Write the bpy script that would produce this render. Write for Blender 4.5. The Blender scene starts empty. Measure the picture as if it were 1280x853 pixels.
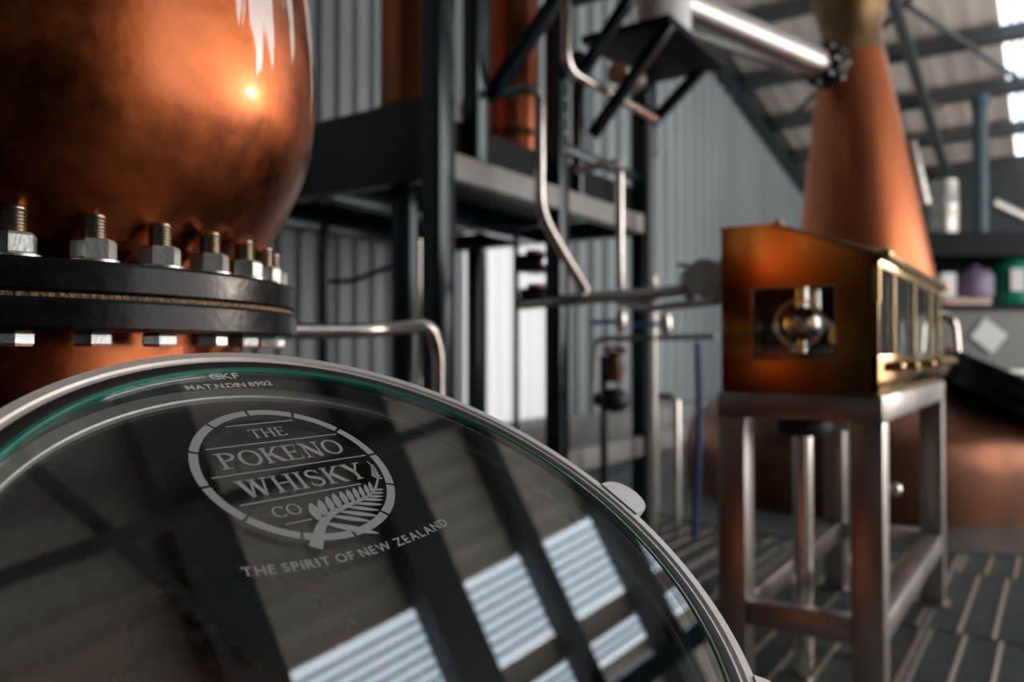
import bpy, bmesh, math, random
from mathutils import Vector, Matrix
random.seed(4)
SC = bpy.context.scene
COL = SC.collection
# ------------------------------------------------------------------ camera
F = 996.0                                   # focal length in pixels of a 1280 wide frame
YAW = math.radians(34.53)
PITCH = math.atan(13.5 / F)
CAM = Vector((0, 0, 1.0))
cd = bpy.data.cameras.new('camera'); cam = bpy.data.objects.new('camera', cd); COL.objects.link(cam)
cam.location = CAM
cam.rotation_euler = (math.radians(90) + PITCH, 0, YAW)
cd.sensor_width = 36.0; cd.lens = F * 36 / 1280
cd.clip_start = 0.02
cd.dof.use_dof = True; cd.dof.focus_distance = 0.70; cd.dof.aperture_fstop = 3.3; cd.dof.aperture_blades = 9
SC.camera = cam
# ------------------------------------------------------------------ light
SC.view_settings.view_transform = 'Standard'
SC.view_settings.look = 'None'
SC.view_settings.gamma = 1.0
SC.view_settings.use_curve_mapping = False
SC.view_settings.exposure = -0.36
w = bpy.data.worlds.new('sky'); SC.world = w; w.use_nodes = True
bg = w.node_tree.nodes['Background']
bg.inputs[0].default_value = (1.0, 0.955, 0.91, 1); bg.inputs[1].default_value = 5.4
sd = bpy.data.lights.new('sun', 'SUN'); sun = bpy.data.objects.new('sun', sd); COL.objects.link(sun)
SUN = Vector((0.41, 0.89, 0.135))
sun.rotation_euler = SUN.to_track_quat('Z', 'Y').to_euler()
sun.location = (6, 12, 6)
sd.energy = 1.4; sd.angle = math.radians(0.6); sd.color = (1.0, 0.86, 0.74)
SKYLIGHT_GAIN = 2.8
def portal(name, loc, rot, sx, sy):
    l = bpy.data.lights.new(name, 'AREA'); o = bpy.data.objects.new(name, l); COL.objects.link(o)
    l.shape = 'RECTANGLE'; l.size = sx; l.size_y = sy; l.cycles.is_portal = True
    o.location = loc; o.rotation_euler = rot
portal('daylight_portal', (4.52, 8.0, 2.15), (0, math.radians(90), 0), 4.3, 10.6)

# ------------------------------------------------------------------ helpers
RT = Vector((math.cos(YAW), math.sin(YAW), 0)); FW = Vector((-math.sin(YAW), math.cos(YAW), 0))
def ray(px, py):
    x = (px - 640) / F; u = -(py - 426.5) / F
    return RT * x + FW * (math.cos(PITCH) - u * math.sin(PITCH)) + Vector((0, 0, math.sin(PITCH) + u * math.cos(PITCH)))
def Q(px, py, d):
    r = ray(px, py); return CAM + r * (d / r.dot(FW))
def onX(px, py, X): r = ray(px, py); return CAM + r * (X / r.x)
def onY(px, py, Y): r = ray(px, py); return CAM + r * (Y / r.y)
def onZ(px, py, Z): r = ray(px, py); return CAM + r * ((Z - 1.0) / r.z)

class MB:
    def __init__(s): s.v = []; s.f = []
    def add(s, vs, fs):
        n = len(s.v); s.v += [Vector(v) for v in vs]; s.f += [tuple(i + n for i in f) for f in fs]; return s
    def bm(s, b, mtx=None):
        b.verts.index_update()
        s.add([(mtx @ v.co) if mtx else v.co.copy() for v in b.verts], [[v.index for v in f.verts] for f in b.faces]); b.free(); return s
    def box(s, a, b, bev=0.0, mtx=None):
        a = Vector(a); b = Vector(b)
        m = bmesh.new(); bmesh.ops.create_cube(m, size=1)
        for v in m.verts: v.co = Vector(((a.x + b.x) / 2 + v.co.x * (b.x - a.x), (a.y + b.y) / 2 + v.co.y * (b.y - a.y), (a.z + b.z) / 2 + v.co.z * (b.z - a.z)))
        if bev: bmesh.ops.bevel(m, geom=m.edges[:], offset=bev, segments=2, affect='EDGES', profile=0.5)
        return s.bm(m, mtx)
    def bar(s, p, q, w, h, bev=0.0, upv=(0, 0, 1)):
        p = Vector(p); q = Vector(q); d = q - p; L = d.length; d.normalize()
        u = Vector(upv)
        if abs(d.dot(u)) > 0.99: u = Vector((1, 0, 0))
        sx = d.cross(u).normalized(); uz = sx.cross(d)
        M = Matrix((sx.to_4d(), d.to_4d(), uz.to_4d(), (0, 0, 0, 1))).transposed(); M[0][3], M[1][3], M[2][3] = p
        M[3][0] = M[3][1] = M[3][2] = 0; M[3][3] = 1
        return s.box((-w / 2, 0, -h / 2), (w / 2, L, h / 2), bev, M)
    def sweep(s, pts, r, n=12, cap=True):
        pts = [Vector(p) for p in pts]; N = len(pts)
        rs = r if isinstance(r, (list, tuple)) else [r] * N
        t0 = (pts[1] - pts[0]).normalized(); a = Vector((0, 0, 1))
        if abs(t0.dot(a)) > .9: a = Vector((1, 0, 0))
        u = t0.cross(a).normalized(); vs = []; fs = []
        for i in range(N):
            t = (pts[min(i + 1, N - 1)] - pts[max(i - 1, 0)]).normalized()
            u = (u - t * u.dot(t)).normalized(); b = t.cross(u)
            for k in range(n):
                an = 2 * math.pi * k / n; vs.append(pts[i] + (u * math.cos(an) + b * math.sin(an)) * rs[i])
        for i in range(N - 1):
            for k in range(n):
                fs.append((i * n + k, i * n + (k + 1) % n, (i + 1) * n + (k + 1) % n, (i + 1) * n + k))
        if cap: fs += [tuple(range(n))[::-1], tuple((N - 1) * n + k for k in range(n))]
        return s.add(vs, fs)
    def pipe(s, pts, r, fil=0.06, n=12):
        pts = [Vector(p) for p in pts]; out = [pts[0]]
        for i in range(1, len(pts) - 1):
            a, b, c = pts[i - 1], pts[i], pts[i + 1]
            l = min(fil, (a - b).length * .45, (c - b).length * .45)
            p = b + (a - b).normalized() * l; q = b + (c - b).normalized() * l
            for k in range(7):
                t = k / 6; out.append(p * (1 - t) ** 2 + b * 2 * t * (1 - t) + q * t * t)
        out.append(pts[-1]); return s.sweep(out, r, n)
    def lathe(s, prof, o=(0, 0, 0), ax=(0, 0, 1), seg=48, closed=False, a0=0.0):
        o = Vector(o); ax = Vector(ax).normalized()
        t = Vector((1, 0, 0)) if abs(ax.x) < .9 else Vector((0, 1, 0))
        u = ax.cross(t).normalized(); b = ax.cross(u); n = len(prof); vs = []; fs = []
        for k in range(seg):
            an = a0 + 2 * math.pi * k / seg; d = u * math.cos(an) + b * math.sin(an)
            for r, h in prof: vs.append(o + d * r + ax * h)
        for k in range(seg):
            k2 = (k + 1) % seg
            for i in range(n if closed else n - 1):
                j = (i + 1) % n; fs.append((k * n + i, k2 * n + i, k2 * n + j, k * n + j))
        return s.add(vs, fs)
    def cyl(s, p, q, r, n=24, r2=None):
        return s.sweep([p, q], [r, r if r2 is None else r2], n)
    def ball(s, c, r, sq=(1, 1, 1), n=16):
        m = bmesh.new(); bmesh.ops.create_uvsphere(m, u_segments=n, v_segments=n // 2 + 2, radius=r)
        for v in m.verts: v.co = Vector((v.co.x * sq[0], v.co.y * sq[1], v.co.z * sq[2])) + Vector(c)
        return s.bm(m)
def mesh_of(name, b, mat, org, ang=35, weld=False):
    me = bpy.data.meshes.new(name)
    me.from_pydata([tuple(v - org) for v in b.v], [], b.f)
    m = bmesh.new(); m.from_mesh(me)
    if weld: bmesh.ops.remove_doubles(m, verts=m.verts[:], dist=1e-5)
    bmesh.ops.recalc_face_normals(m, faces=m.faces[:]); m.to_mesh(me); m.free()
    me.materials.append(mat)
    for p in me.polygons: p.use_smooth = True
    me.set_sharp_from_angle(angle=math.radians(ang))
    return me
def wpos(o):
    p = Vector((0, 0, 0))
    while o is not None: p += o.location; o = o.parent
    return p
def obj(name, b, mat, parent=None, label=None, cat=None, group=None, kind=None, org=None, ang=35, weld=False):
    if org is None:
        if parent is not None: org = wpos(parent)
        else:
            xs = [v.x for v in b.v]; ys = [v.y for v in b.v]; zs = [v.z for v in b.v]
            org = Vector(((min(xs) + max(xs)) / 2, (min(ys) + max(ys)) / 2, min(zs)))
    org = Vector(org)
    o = bpy.data.objects.new(name, mesh_of(name, b, mat, org, ang, weld)); COL.objects.link(o)
    if parent is not None:
        o.parent = parent; o.location = org - wpos(parent)
    else: o.location = org
    tag(o, label, cat, group, kind); return o
def tag(o, label=None, cat=None, group=None, kind=None):
    if label: o['label'] = label
    if cat: o['category'] = cat
    if group: o['group'] = group
    if kind: o['kind'] = kind
    return o
def thing(name, loc, label, cat, group=None):
    o = bpy.data.objects.new(name, None); COL.objects.link(o); o.location = loc; o.empty_display_size = .1
    return tag(o, label, cat, group)
def inst(name, me, parent, off):
    o = bpy.data.objects.new(name, me); COL.objects.link(o); o.parent = parent; o.location = off; return o

# ------------------------------------------------------------------ materials
def mat(name, col, rough=.5, metal=0.0, noise=None, bump=None, emit=None, trans=0.0, ior=1.5, coat=0.0, spec=None, rvar=None, aniso=None):
    m = bpy.data.materials.new(name); m.use_nodes = True; nt = m.node_tree; p = nt.nodes['Principled BSDF']
    p.inputs['Base Color'].default_value = (*col, 1); p.inputs['Roughness'].default_value = rough; p.inputs['Metallic'].default_value = metal
    p.inputs['IOR'].default_value = ior; p.inputs['Transmission Weight'].default_value = trans; p.inputs['Coat Weight'].default_value = coat
    if spec is not None: p.inputs['Specular IOR Level'].default_value = spec
    if emit: p.inputs['Emission Color'].default_value = (*emit[0], 1); p.inputs['Emission Strength'].default_value = emit[1]
    if noise or bump or rvar:
        tc = nt.nodes.new('ShaderNodeTexCoord'); mp = nt.nodes.new('ShaderNodeMapping'); nt.links.new(tc.outputs['Object'], mp.inputs[0])
        nz = nt.nodes.new('ShaderNodeTexNoise'); nz.inputs['Detail'].default_value = 6
        nt.links.new(mp.outputs[0], nz.inputs['Vector'])
        if noise:
            c2, sc, st = noise; mp.inputs['Scale'].default_value = st; nz.inputs['Scale'].default_value = sc
            rp = nt.nodes.new('ShaderNodeValToRGB'); rp.color_ramp.elements[0].position = .35; rp.color_ramp.elements[1].position = .68
            rp.color_ramp.elements[0].color = (*col, 1); rp.color_ramp.elements[1].color = (*c2, 1)
            nt.links.new(nz.outputs['Fac'], rp.inputs[0]); nt.links.new(rp.outputs[0], p.inputs['Base Color'])
        if rvar:
            mr = nt.nodes.new('ShaderNodeMapRange'); mr.inputs[1].default_value = .3; mr.inputs[2].default_value = .7
            mr.inputs[3].default_value = rough - rvar; mr.inputs[4].default_value = rough + rvar
            nt.links.new(nz.outputs['Fac'], mr.inputs[0]); nt.links.new(mr.outputs[0], p.inputs['Roughness'])
        if bump:
            bs, bd = bump; n2 = nt.nodes.new('ShaderNodeTexNoise'); n2.inputs['Scale'].default_value = bs; n2.inputs['Detail'].default_value = 5
            nt.links.new(mp.outputs[0], n2.inputs['Vector'])
            bp = nt.nodes.new('ShaderNodeBump'); bp.inputs['Strength'].default_value = bd; bp.inputs['Distance'].default_value = .01
            nt.links.new(n2.outputs['Fac'], bp.inputs['Height']); nt.links.new(bp.outputs[0], p.inputs['Normal'])
    return m
U = (1, 1, 1)
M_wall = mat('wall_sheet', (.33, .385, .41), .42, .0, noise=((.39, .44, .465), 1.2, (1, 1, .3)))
M_roof = mat('roof_lining', (.80, .72, .65), .8, noise=((.72, .64, .57), 1.5, (1, .25, 1)))
M_dark = mat('dark_painted_steel', (.003, .011, .016), .22, 0, noise=((.004, .015, .021), 8, U), spec=.55)
M_dark.node_tree.nodes['Principled BSDF'].inputs['Specular Tint'].default_value = (.80, .95, 1, 1)
M_darkbeam = mat('dark_painted_purlin', (.075, .085, .088), .5)
M_galv = mat('galvanised_steel', (.50, .49, .46), .42, .85, noise=((.38, .37, .35), 22, U), rvar=.1)
M_grate = mat('grating_steel', (.32, .36, .36), .55, .3, noise=((.24, .28, .28), 14, U))
M_rod = mat('grating_rod_steel', (.60, .53, .46), .4, .75, noise=((.45, .4, .36), 30, U))
M_steel = mat('stainless_pipe', (.80, .74, .69), .2, 1.0, noise=((.70, .65, .61), 6, U), rvar=.06)
M_brush = mat('brushed_stainless', (.56, .52, .49), .36, 1.0, noise=((.58, .55, .53), 40, (1, 1, 1)), rvar=.08)
M_table = mat('satin_stainless', (.40, .365, .35), .40, 1.0, noise=((.33, .30, .29), 7, (1, 1, .2)), rvar=.08)
M_zinc = mat('zinc_plated_nut', (.66, .67, .66), .36, .7, noise=((.52, .53, .52), 60, U), bump=(160, .1))
M_thread = mat('threaded_rod', (.42, .38, .31), .34, 1.0)
M_black = mat('black_flange_steel', (.006, .007, .008), .27, 0, noise=((.010, .011, .012), 30, U), bump=(60, .05), rvar=.06, spec=.2)
M_gasket = mat('fibre_gasket', (.34, .21, .12), .85, noise=((.10, .07, .05), 120, U), bump=(150, .8))
M_rubber = mat('black_rubber', (.008, .009, .010), .45)
M_blackp = mat('black_plastic', (.012, .013, .014), .4)
M_red = mat('red_enamel', (.20, .012, .012), .5)
M_brown = mat('rust_brown_enamel', (.12, .035, .02), .5)
M_blue = mat('blue_rubber_hose', (.008, .04, .13), .45)
M_lever = mat('blue_lever', (.01, .09, .30), .4)
M_white = mat('white_cladding', (.70, .70, .70), .45)
M_paper = mat('white_paper', (.5, .5, .5), .7)
M_green = mat('green_plastic', (.005, .23, .13), .4)
M_purple = mat('purple_film', (.09, .065, .13), .45, noise=((.20, .16, .24), 3, U))
M_pink = mat('pale_board', (.50, .36, .31), .7)
M_grey = mat('grey_cladding', (.105, .108, .103), .6, noise=((.13, .133, .128), 5, (1, 1, 6)))
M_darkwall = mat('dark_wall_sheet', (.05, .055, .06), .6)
M_conc = mat('concrete', (.30, .30, .29), .85, noise=((.22, .22, .215), 4, U), bump=(30, .3))
M_lower = mat('dark_concrete', (.24, .25, .25), .85, noise=((.15, .16, .16), 3, U))
M_plate = mat('deck_plate', (.09, .115, .12), .45, .5, noise=((.12, .14, .145), 6, U))
M_yellow = mat('yellow_glow', (.55, .36, .05), .5)  # stands for yellow light on the grating, used only below it
M_brass = mat('polished_brass', (.56, .27, .055), .16, 1.0, noise=((.46, .20, .04), 2.5, (1, 1, .5)), rvar=.06)
M_brassb = mat('bright_brass', (.46, .33, .15), .27, 1.0)
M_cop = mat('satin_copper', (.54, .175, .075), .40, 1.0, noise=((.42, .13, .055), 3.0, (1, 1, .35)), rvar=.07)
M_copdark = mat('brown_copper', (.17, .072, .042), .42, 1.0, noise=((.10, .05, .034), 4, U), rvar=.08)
M_patina = mat('patinated_copper', (.12, .085, .045), .48, .9, noise=((.36, .20, .10), 5, (1, 1, .5)), rvar=.1)
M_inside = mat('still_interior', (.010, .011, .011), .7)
M_neck = mat('stained_neck_steel', (.10, .085, .075), .5, .6, noise=((.03, .03, .03), 18, (1, 1, .4)), bump=(40, .3))
M_beam = mat('lit_beam_steel', (.30, .285, .275), .5)  # paler version of the dark steel: daylight on the beam sides put into colour
M_stackp = mat('dull_grey_paint', (.06, .065, .068), .45)
M_matte = mat('matte_black', (.008, .011, .013), .6, spec=.12)
M_white_print = mat('white_print', (.62, .64, .64), .5)
M_frost = mat('frosted_print', (.40, .44, .45), .55, spec=.2)
M_greenedge = mat('green_glass_edge', (.02, .24, .19), .15, 0, coat=.6)
M_amber = mat('amber_seal', (.45, .30, .13), .35)
M_pane = mat('clear_pane', (.86, .93, .95), .02, 0, trans=1.0, ior=1.45)
M_darkpane = mat('dark_safe_interior', (.02, .035, .04), .3)
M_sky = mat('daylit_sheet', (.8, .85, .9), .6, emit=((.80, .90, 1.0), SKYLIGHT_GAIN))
M_win = mat('daylit_wall_sheet', (.8, .85, .9), .6, emit=((1.0, .97, .95), .55))
M_rib = mat('sheet_rib', (.55, .60, .64), .6)

def copper_bulb():
    m = mat('aged_copper', (.46, .17, .07), .30, 1.0, coat=.12); nt = m.node_tree; p = nt.nodes['Principled BSDF']; N = nt.nodes.new; L = nt.links.new
    p.inputs['Coat Roughness'].default_value = .14
    tc = N('ShaderNodeTexCoord')
    n1 = N('ShaderNodeTexNoise'); n1.inputs['Scale'].default_value = 6; n1.inputs['Detail'].default_value = 10; n1.inputs['Roughness'].default_value = .65
    L(tc.outputs['Object'], n1.inputs['Vector'])
    rp = N('ShaderNodeValToRGB'); e = rp.color_ramp.elements; e[0].position = .36; e[0].color = (.155, .038, .013, 1); e[1].position = .64; e[1].color = (.36, .096, .030, 1)
    L(n1.outputs['Fac'], rp.inputs[0])
    # pale run marks down the shoulder: a stretched noise limited to the upper part of the bulb
    mp = N('ShaderNodeMapping'); mp.inputs['Scale'].default_value = (19, 19, 2.4); L(tc.outputs['Object'], mp.inputs[0])
    n2 = N('ShaderNodeTexNoise'); n2.inputs['Scale'].default_value = 1.0; n2.inputs['Detail'].default_value = 6; n2.inputs['Distortion'].default_value = .6; L(mp.outputs[0], n2.inputs['Vector'])
    sx = N('ShaderNodeSeparateXYZ'); L(tc.outputs['Object'], sx.inputs[0])
    mz = N('ShaderNodeMapRange'); mz.inputs[1].default_value = 1.28; mz.inputs[2].default_value = 1.47; mz.inputs[3].default_value = -.13; mz.inputs[4].default_value = .10
    L(sx.outputs['Z'], mz.inputs[0])
    ad = N('ShaderNodeMath'); ad.operation = 'ADD'; L(n2.outputs['Fac'], ad.inputs[0]); L(mz.outputs[0], ad.inputs[1])
    st = N('ShaderNodeMapRange'); st.inputs[1].default_value = .60; st.inputs[2].default_value = .64; st.inputs[3].default_value = 0; st.inputs[4].default_value = .85
    L(ad.outputs[0], st.inputs[0])
    mx = N('ShaderNodeMix'); mx.data_type = 'RGBA'; mx.inputs['B'].default_value = (.80, .70, .68, 1)
    # chalky splash on the neck under the flange
    n4 = N('ShaderNodeTexNoise'); n4.inputs['Scale'].default_value = 11; n4.inputs['Detail'].default_value = 9; n4.inputs['Roughness'].default_value = .75; L(tc.outputs['Object'], n4.inputs['Vector'])
    m4 = N('ShaderNodeMapRange'); m4.inputs[1].default_value = .99; m4.inputs[2].default_value = .93; m4.inputs[3].default_value = -.3; m4.inputs[4].default_value = 0; L(sx.outputs['Z'], m4.inputs[0])
    a4 = N('ShaderNodeMath'); a4.operation = 'ADD'; L(n4.outputs['Fac'], a4.inputs[0]); L(m4.outputs[0], a4.inputs[1])
    s4 = N('ShaderNodeMapRange'); s4.inputs[1].default_value = .56; s4.inputs[2].default_value = .70; s4.inputs[3].default_value = 0; s4.inputs[4].default_value = .8; L(a4.outputs[0], s4.inputs[0])
    mxx = N('ShaderNodeMath'); mxx.operation = 'MAXIMUM'; L(st.outputs[0], mxx.inputs[0]); L(s4.outputs[0], mxx.inputs[1])
    inv = N('ShaderNodeMapRange'); inv.inputs[3].default_value = 1; inv.inputs[4].default_value = .25; L(mxx.outputs[0], inv.inputs[0]); L(inv.outputs[0], p.inputs['Metallic'])
    L(mxx.outputs[0], mx.inputs['Factor']); L(rp.outputs[0], mx.inputs['A']); L(mx.outputs['Result'], p.inputs['Base Color'])
    rr = N('ShaderNodeMapRange'); rr.inputs[1].default_value = .3; rr.inputs[2].default_value = .7; rr.inputs[3].default_value = .20; rr.inputs[4].default_value = .46; L(n1.outputs['Fac'], rr.inputs[0]); L(rr.outputs[0], p.inputs['Roughness'])
    n3 = N('ShaderNodeTexNoise'); n3.inputs['Scale'].default_value = 26; n3.inputs['Detail'].default_value = 3; L(tc.outputs['Object'], n3.inputs['Vector'])
    bp = N('ShaderNodeBump'); bp.inputs['Strength'].default_value = .06; bp.inputs['Distance'].default_value = .01; L(n3.outputs['Fac'], bp.inputs['Height']); L(bp.outputs[0], p.inputs['Normal'])
    return m
M_bulb = copper_bulb()
def lid_glass():
    """clear plate glass: straight-through transmission plus Schlick reflection at both faces"""
    m = bpy.data.materials.new('lid_glass'); m.use_nodes = True; nt = m.node_tree; nt.nodes.clear(); N = nt.nodes.new; L = nt.links.new
    out = N('ShaderNodeOutputMaterial'); mx = N('ShaderNodeMixShader'); tr = N('ShaderNodeBsdfTransparent'); gl = N('ShaderNodeBsdfGlossy')
    tr.inputs[0].default_value = (.94, .97, .96, 1); gl.inputs['Roughness'].default_value = 0.0; gl.inputs[0].default_value = (.96, .98, 1, 1)
    ge = N('ShaderNodeNewGeometry'); d = N('ShaderNodeVectorMath'); d.operation = 'DOT_PRODUCT'; L(ge.outputs['Incoming'], d.inputs[0]); L(ge.outputs['Normal'], d.inputs[1])
    def mth(op, a, b=None):
        q = N('ShaderNodeMath'); q.operation = op
        for i, v in enumerate((a, b)):
            if v is None: continue
            if isinstance(v, (int, float)): q.inputs[i].default_value = v
            else: L(v, q.inputs[i])
        return q.outputs[0]
    c = mth('ABSOLUTE', d.outputs['Value']); f = mth('POWER', mth('SUBTRACT', 1.0, c), 5.0)
    f = mth('ADD', mth('MULTIPLY', f, .865), .135)
    L(f, mx.inputs[0]); L(tr.outputs[0], mx.inputs[1]); L(gl.outputs[0], mx.inputs[2]); L(mx.outputs[0], out.inputs[0])
    return m
M_glass = lid_glass()

# ------------------------------------------------------------------ setting
XW, XE, YB, YF = -3.8, 4.5, -4.0, 14.7
def roofz(y): return 7.02 - .2 * y
def corrugated(y0, y1, pitch, depth, zlo, zhi, X):
    b = MB(); y = y0; pr = []
    while y < y1:
        for fy, fx in ((0, 0), (.55, 0), (.65, 1), (.90, 1)): pr.append((y + fy * pitch, X + fx * depth))
        y += pitch
    pr.append((min(y, y1), X)); vs = []; fs = []
    for yy, xx in pr: vs += [(xx, yy, zlo(yy) if callable(zlo) else zlo), (xx, yy, zhi(yy) if callable(zhi) else zhi)]
    for i in range(len(pr) - 1): fs.append((2 * i, 2 * i + 2, 2 * i + 3, 2 * i + 1))
    return b.add(vs, fs)
WY0, WY1, WZ0, WZ1 = 4.72, 6.35, .42, 2.08      # daylit sheet in the left wall
wl = MB()
for (a, c, pi, lo, hi) in ((YB, WY0, .155, -2.4, roofz), (WY0, WY1, .155, -2.4, WZ0), (WY0, WY1, .155, WZ1, roofz), (WY1, YF, .30, -2.4, roofz)):
    t = corrugated(a, c, pi, .035 if pi < .2 else .06, lo, hi, XW); wl.add(t.v, t.f)
wall_left = obj('wall_left', wl, M_wall, kind='structure', ang=20)
win = corrugated(WY0, WY1, .155, .035, WZ0, WZ1, XW)
obj('window_1', win, M_win, kind='structure', ang=20)
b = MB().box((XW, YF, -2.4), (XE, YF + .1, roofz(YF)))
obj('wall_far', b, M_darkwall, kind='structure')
b = MB().box((XW, YB - .1, -2.4), (XE, YB, roofz(YB)))
obj('wall_back', b, M_dark, kind='structure')
b = MB().box((XE, 2.7, -2.4), (XE + .1, 13.3, 0))
for y0, y1, z0 in ((YB, 2.7, -2.4), (2.7, 13.3, 4.3), (13.3, YF, -2.4)):
    zs = (z0, z0, max(roofz(y1), z0), max(roofz(y0), z0))
    b.add([(x, y, z) for x in (XE, XE + .1) for y, z in zip((y0, y1, y1, y0), zs)], [(0, 1, 2, 3), (4, 5, 6, 7), (0, 1, 5, 4), (1, 2, 6, 5), (2, 3, 7, 6), (3, 0, 4, 7)])
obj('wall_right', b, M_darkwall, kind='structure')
SKY = ((-.08, .72),)
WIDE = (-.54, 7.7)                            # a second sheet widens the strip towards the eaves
b = MB()
def roof_sheet(b, x0, x1, y0, y1):
    n = max(1, round((x1 - x0) / .25)); p = (x1 - x0) / n; pr = []
    for k in range(n):
        for fx, fz in ((0, 0), (.6, 0), (.7, -1), (.9, -1)): pr.append((x0 + (k + fx) * p, fz * .005))
    pr.append((x1, 0)); vs = []; fs = []
    for x, dz in pr: vs += [(x, y0, roofz(y0) + dz), (x, y1, roofz(y1) + dz)]
    for k in range(len(pr) - 1): fs.append((2 * k, 2 * k + 1, 2 * k + 3, 2 * k + 2))
    b.add(vs, fs)
S0, S1 = SKY[0]
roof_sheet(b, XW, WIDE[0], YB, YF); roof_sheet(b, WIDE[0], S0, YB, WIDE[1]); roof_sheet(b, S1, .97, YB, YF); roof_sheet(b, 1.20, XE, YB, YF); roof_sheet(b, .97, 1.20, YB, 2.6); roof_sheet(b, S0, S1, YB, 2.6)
ceiling = obj('ceiling', b, M_roof, kind='structure', ang=20)
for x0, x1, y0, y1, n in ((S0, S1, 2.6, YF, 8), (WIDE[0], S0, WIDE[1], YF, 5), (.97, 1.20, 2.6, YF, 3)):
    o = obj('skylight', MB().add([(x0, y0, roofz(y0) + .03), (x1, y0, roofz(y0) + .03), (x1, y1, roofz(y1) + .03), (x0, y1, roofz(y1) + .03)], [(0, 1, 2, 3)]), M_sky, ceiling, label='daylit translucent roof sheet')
    r = MB()
    for k in range(1, n):
        x = x0 + (x1 - x0) * k / n; r.bar((x, y0, roofz(y0) + .02), (x, y1, roofz(y1) + .02), .028, .012)
    obj('sheet_rib', r, M_rib, o)
for y, wd, hg in ((-3, .18, .2), (-1.5, .18, .2), (0, .18, .2), (1.4, .18, .2), (3.0, .46, .22), (4.62, .44, .22), (5.68, .18, .2), (6.7, .32, .22), (8.0, .18, .2), (9.45, .16, .16), (10.85, .18, .17), (12.15, .18, .17), (13.4, .18, .17)):
    obj('purlin', MB().box((XW + .05, y - wd / 2, roofz(y) - hg - .06), (XE - .05, y + wd / 2, roofz(y) - .07)), M_darkbeam, ceiling)
for x, wd, hg, dz, mt in ((1.36, .2, .14, .36, M_dark), (-1.45, .11, .14, .36, M_darkbeam), (-3.62, .18, .26, .20, M_dark)):
    obj('rafter', MB().bar((x, YB + .05, roofz(YB) - dz), (x, YF - .05, roofz(YF) - dz), wd, hg), mt, ceiling)
for p, q in (((-2.6, 1.85), (-.3, 3.0)), ((-3.6, 9.5), (-1.3, 12.1)), ((-1.4, 9.5), (-.2, 12.1)), ((-3.5, 12.1), (-1.3, 9.5))):
    obj('tie_rod', MB().bar((p[0], p[1], roofz(p[1]) - .3), (q[0], q[1], roofz(q[1]) - .3), .10 if p[1] < 3 else .05, .05), M_darkbeam, ceiling)
# ---- floor: dark slab below, open steel grating above
floor = obj('floor', MB().box((XW, YB, -2.5), (XE, YF, -2.4)), M_lower, kind='structure')
def grating(lx, ly):
    b = MB(); r = MB(); n = int(lx / .108)
    k = 0.02
    while k < ly - .01: b.box((0, k, -.03), (lx, k + .005, 0)); k += .034
    for i in range(n + 1):
        x = .02 + i * .108
        if x < lx: r.box((x - .006, 0.003, -.012), (x + .006, ly - .003, .002))
    b.box((0, 0, -.032), (.006, ly, .001)); b.box((lx - .006, 0, -.032), (lx, ly, .001))
    return b, r
LX, LY = 1.0, .91
gb, gr = grating(LX - .006, LY - .006)
gme = mesh_of('grating_panel', gb, M_grate, Vector((0, 0, 0))); rme = mesh_of('cross_rod', gr, M_rod, Vector((0, 0, 0)))
Y0 = 3.237 - 3 * LY
rst = (-1.17, 6.20, 1.36); lst = (-1.278, .517, 1.06)
for j in range(12):
    for i in range(6):
        x = XW + .42 + i * LX - (.054 if j % 2 else 0) - (.03 if j % 3 else 0); y = Y0 + j * LY
        cx, cy = x + LX / 2, y + LY / 2
        if any(math.hypot(cx - a, cy - c) < rr - .72 for a, c, rr in (rst, lst)): continue
        if y > 8 and x < -2.6: continue
        g = inst('grating_panel', gme, floor, Vector((x, y, 0)) - floor.location); inst('cross_rod', rme, g, (0, 0, 0))
b = MB()
for j in range(13): b.box((XW + .1, Y0 + j * LY - .04, -.16), (2.6, Y0 + j * LY + .04, -.034))
obj('support_beam', b, M_dark, floor)
# kerb at the foot of the left wall
obj('trim_1', MB().box((XW + .04, 1.0, -.3), (XW + .40, YF - .1, .20), .01).box((XW + .04, 1.0, .2), (XW + .26, YF - .1, .40), .01), M_conc, kind='structure')

# ------------------------------------------------------------------ near copper still with boil ball and bolted flange
AX = RT * -.76 + FW * 1.15                    # still axis
still = thing('copper_pot_still', (AX.x, AX.y, 0), 'near copper still with dark bulging boil ball above a black bolted flange', 'still', 'copper pot stills')
A0 = Vector((AX.x, AX.y, 0))
def arc_prof(pts, n=6):
    out = []
    P = [pts[0]] + list(pts) + [pts[-1]]
    for i in range(1, len(P) - 2):
        p0, p1, p2, p3 = [Vector(q) for q in P[i - 1:i + 3]]
        for k in range(n):
            t = k / n; out.append(tuple(.5 * ((2 * p1) + (p2 - p0) * t + (2 * p0 - 5 * p1 + 4 * p2 - p3) * t * t + (3 * p1 - p0 - 3 * p2 + p3) * t ** 3)))
    out.append(tuple(pts[-1])); return out
bulb = arc_prof([(.357, 1.098), (.372, 1.135), (.396, 1.178), (.420, 1.218), (.441, 1.264), (.455, 1.315), (.4605, 1.378), (.459, 1.45), (.4486, 1.557), (.425, 1.65), (.375, 1.75), (.30, 1.84), (.24, 1.91), (.215, 2.0)])
obj('boil_ball', MB().lathe(bulb + [(.20, 2.6), (.18, 3.6)], A0, seg=96), M_bulb, still, label='dark aged copper boil ball with pale run marks', ang=60)
obj('upper_flange', MB().lathe([(.352, 1.062), (.429, 1.062), (.433, 1.066), (.433, 1.094), (.430, 1.098), (.352, 1.098)], A0, seg=96, closed=True), M_black, still)
obj('gasket', MB().lathe([(.36, 1.056), (.428, 1.056), (.428, 1.063), (.36, 1.063)], A0, seg=96, closed=True), M_gasket, still, label='thin brown fibre gasket')
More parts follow.
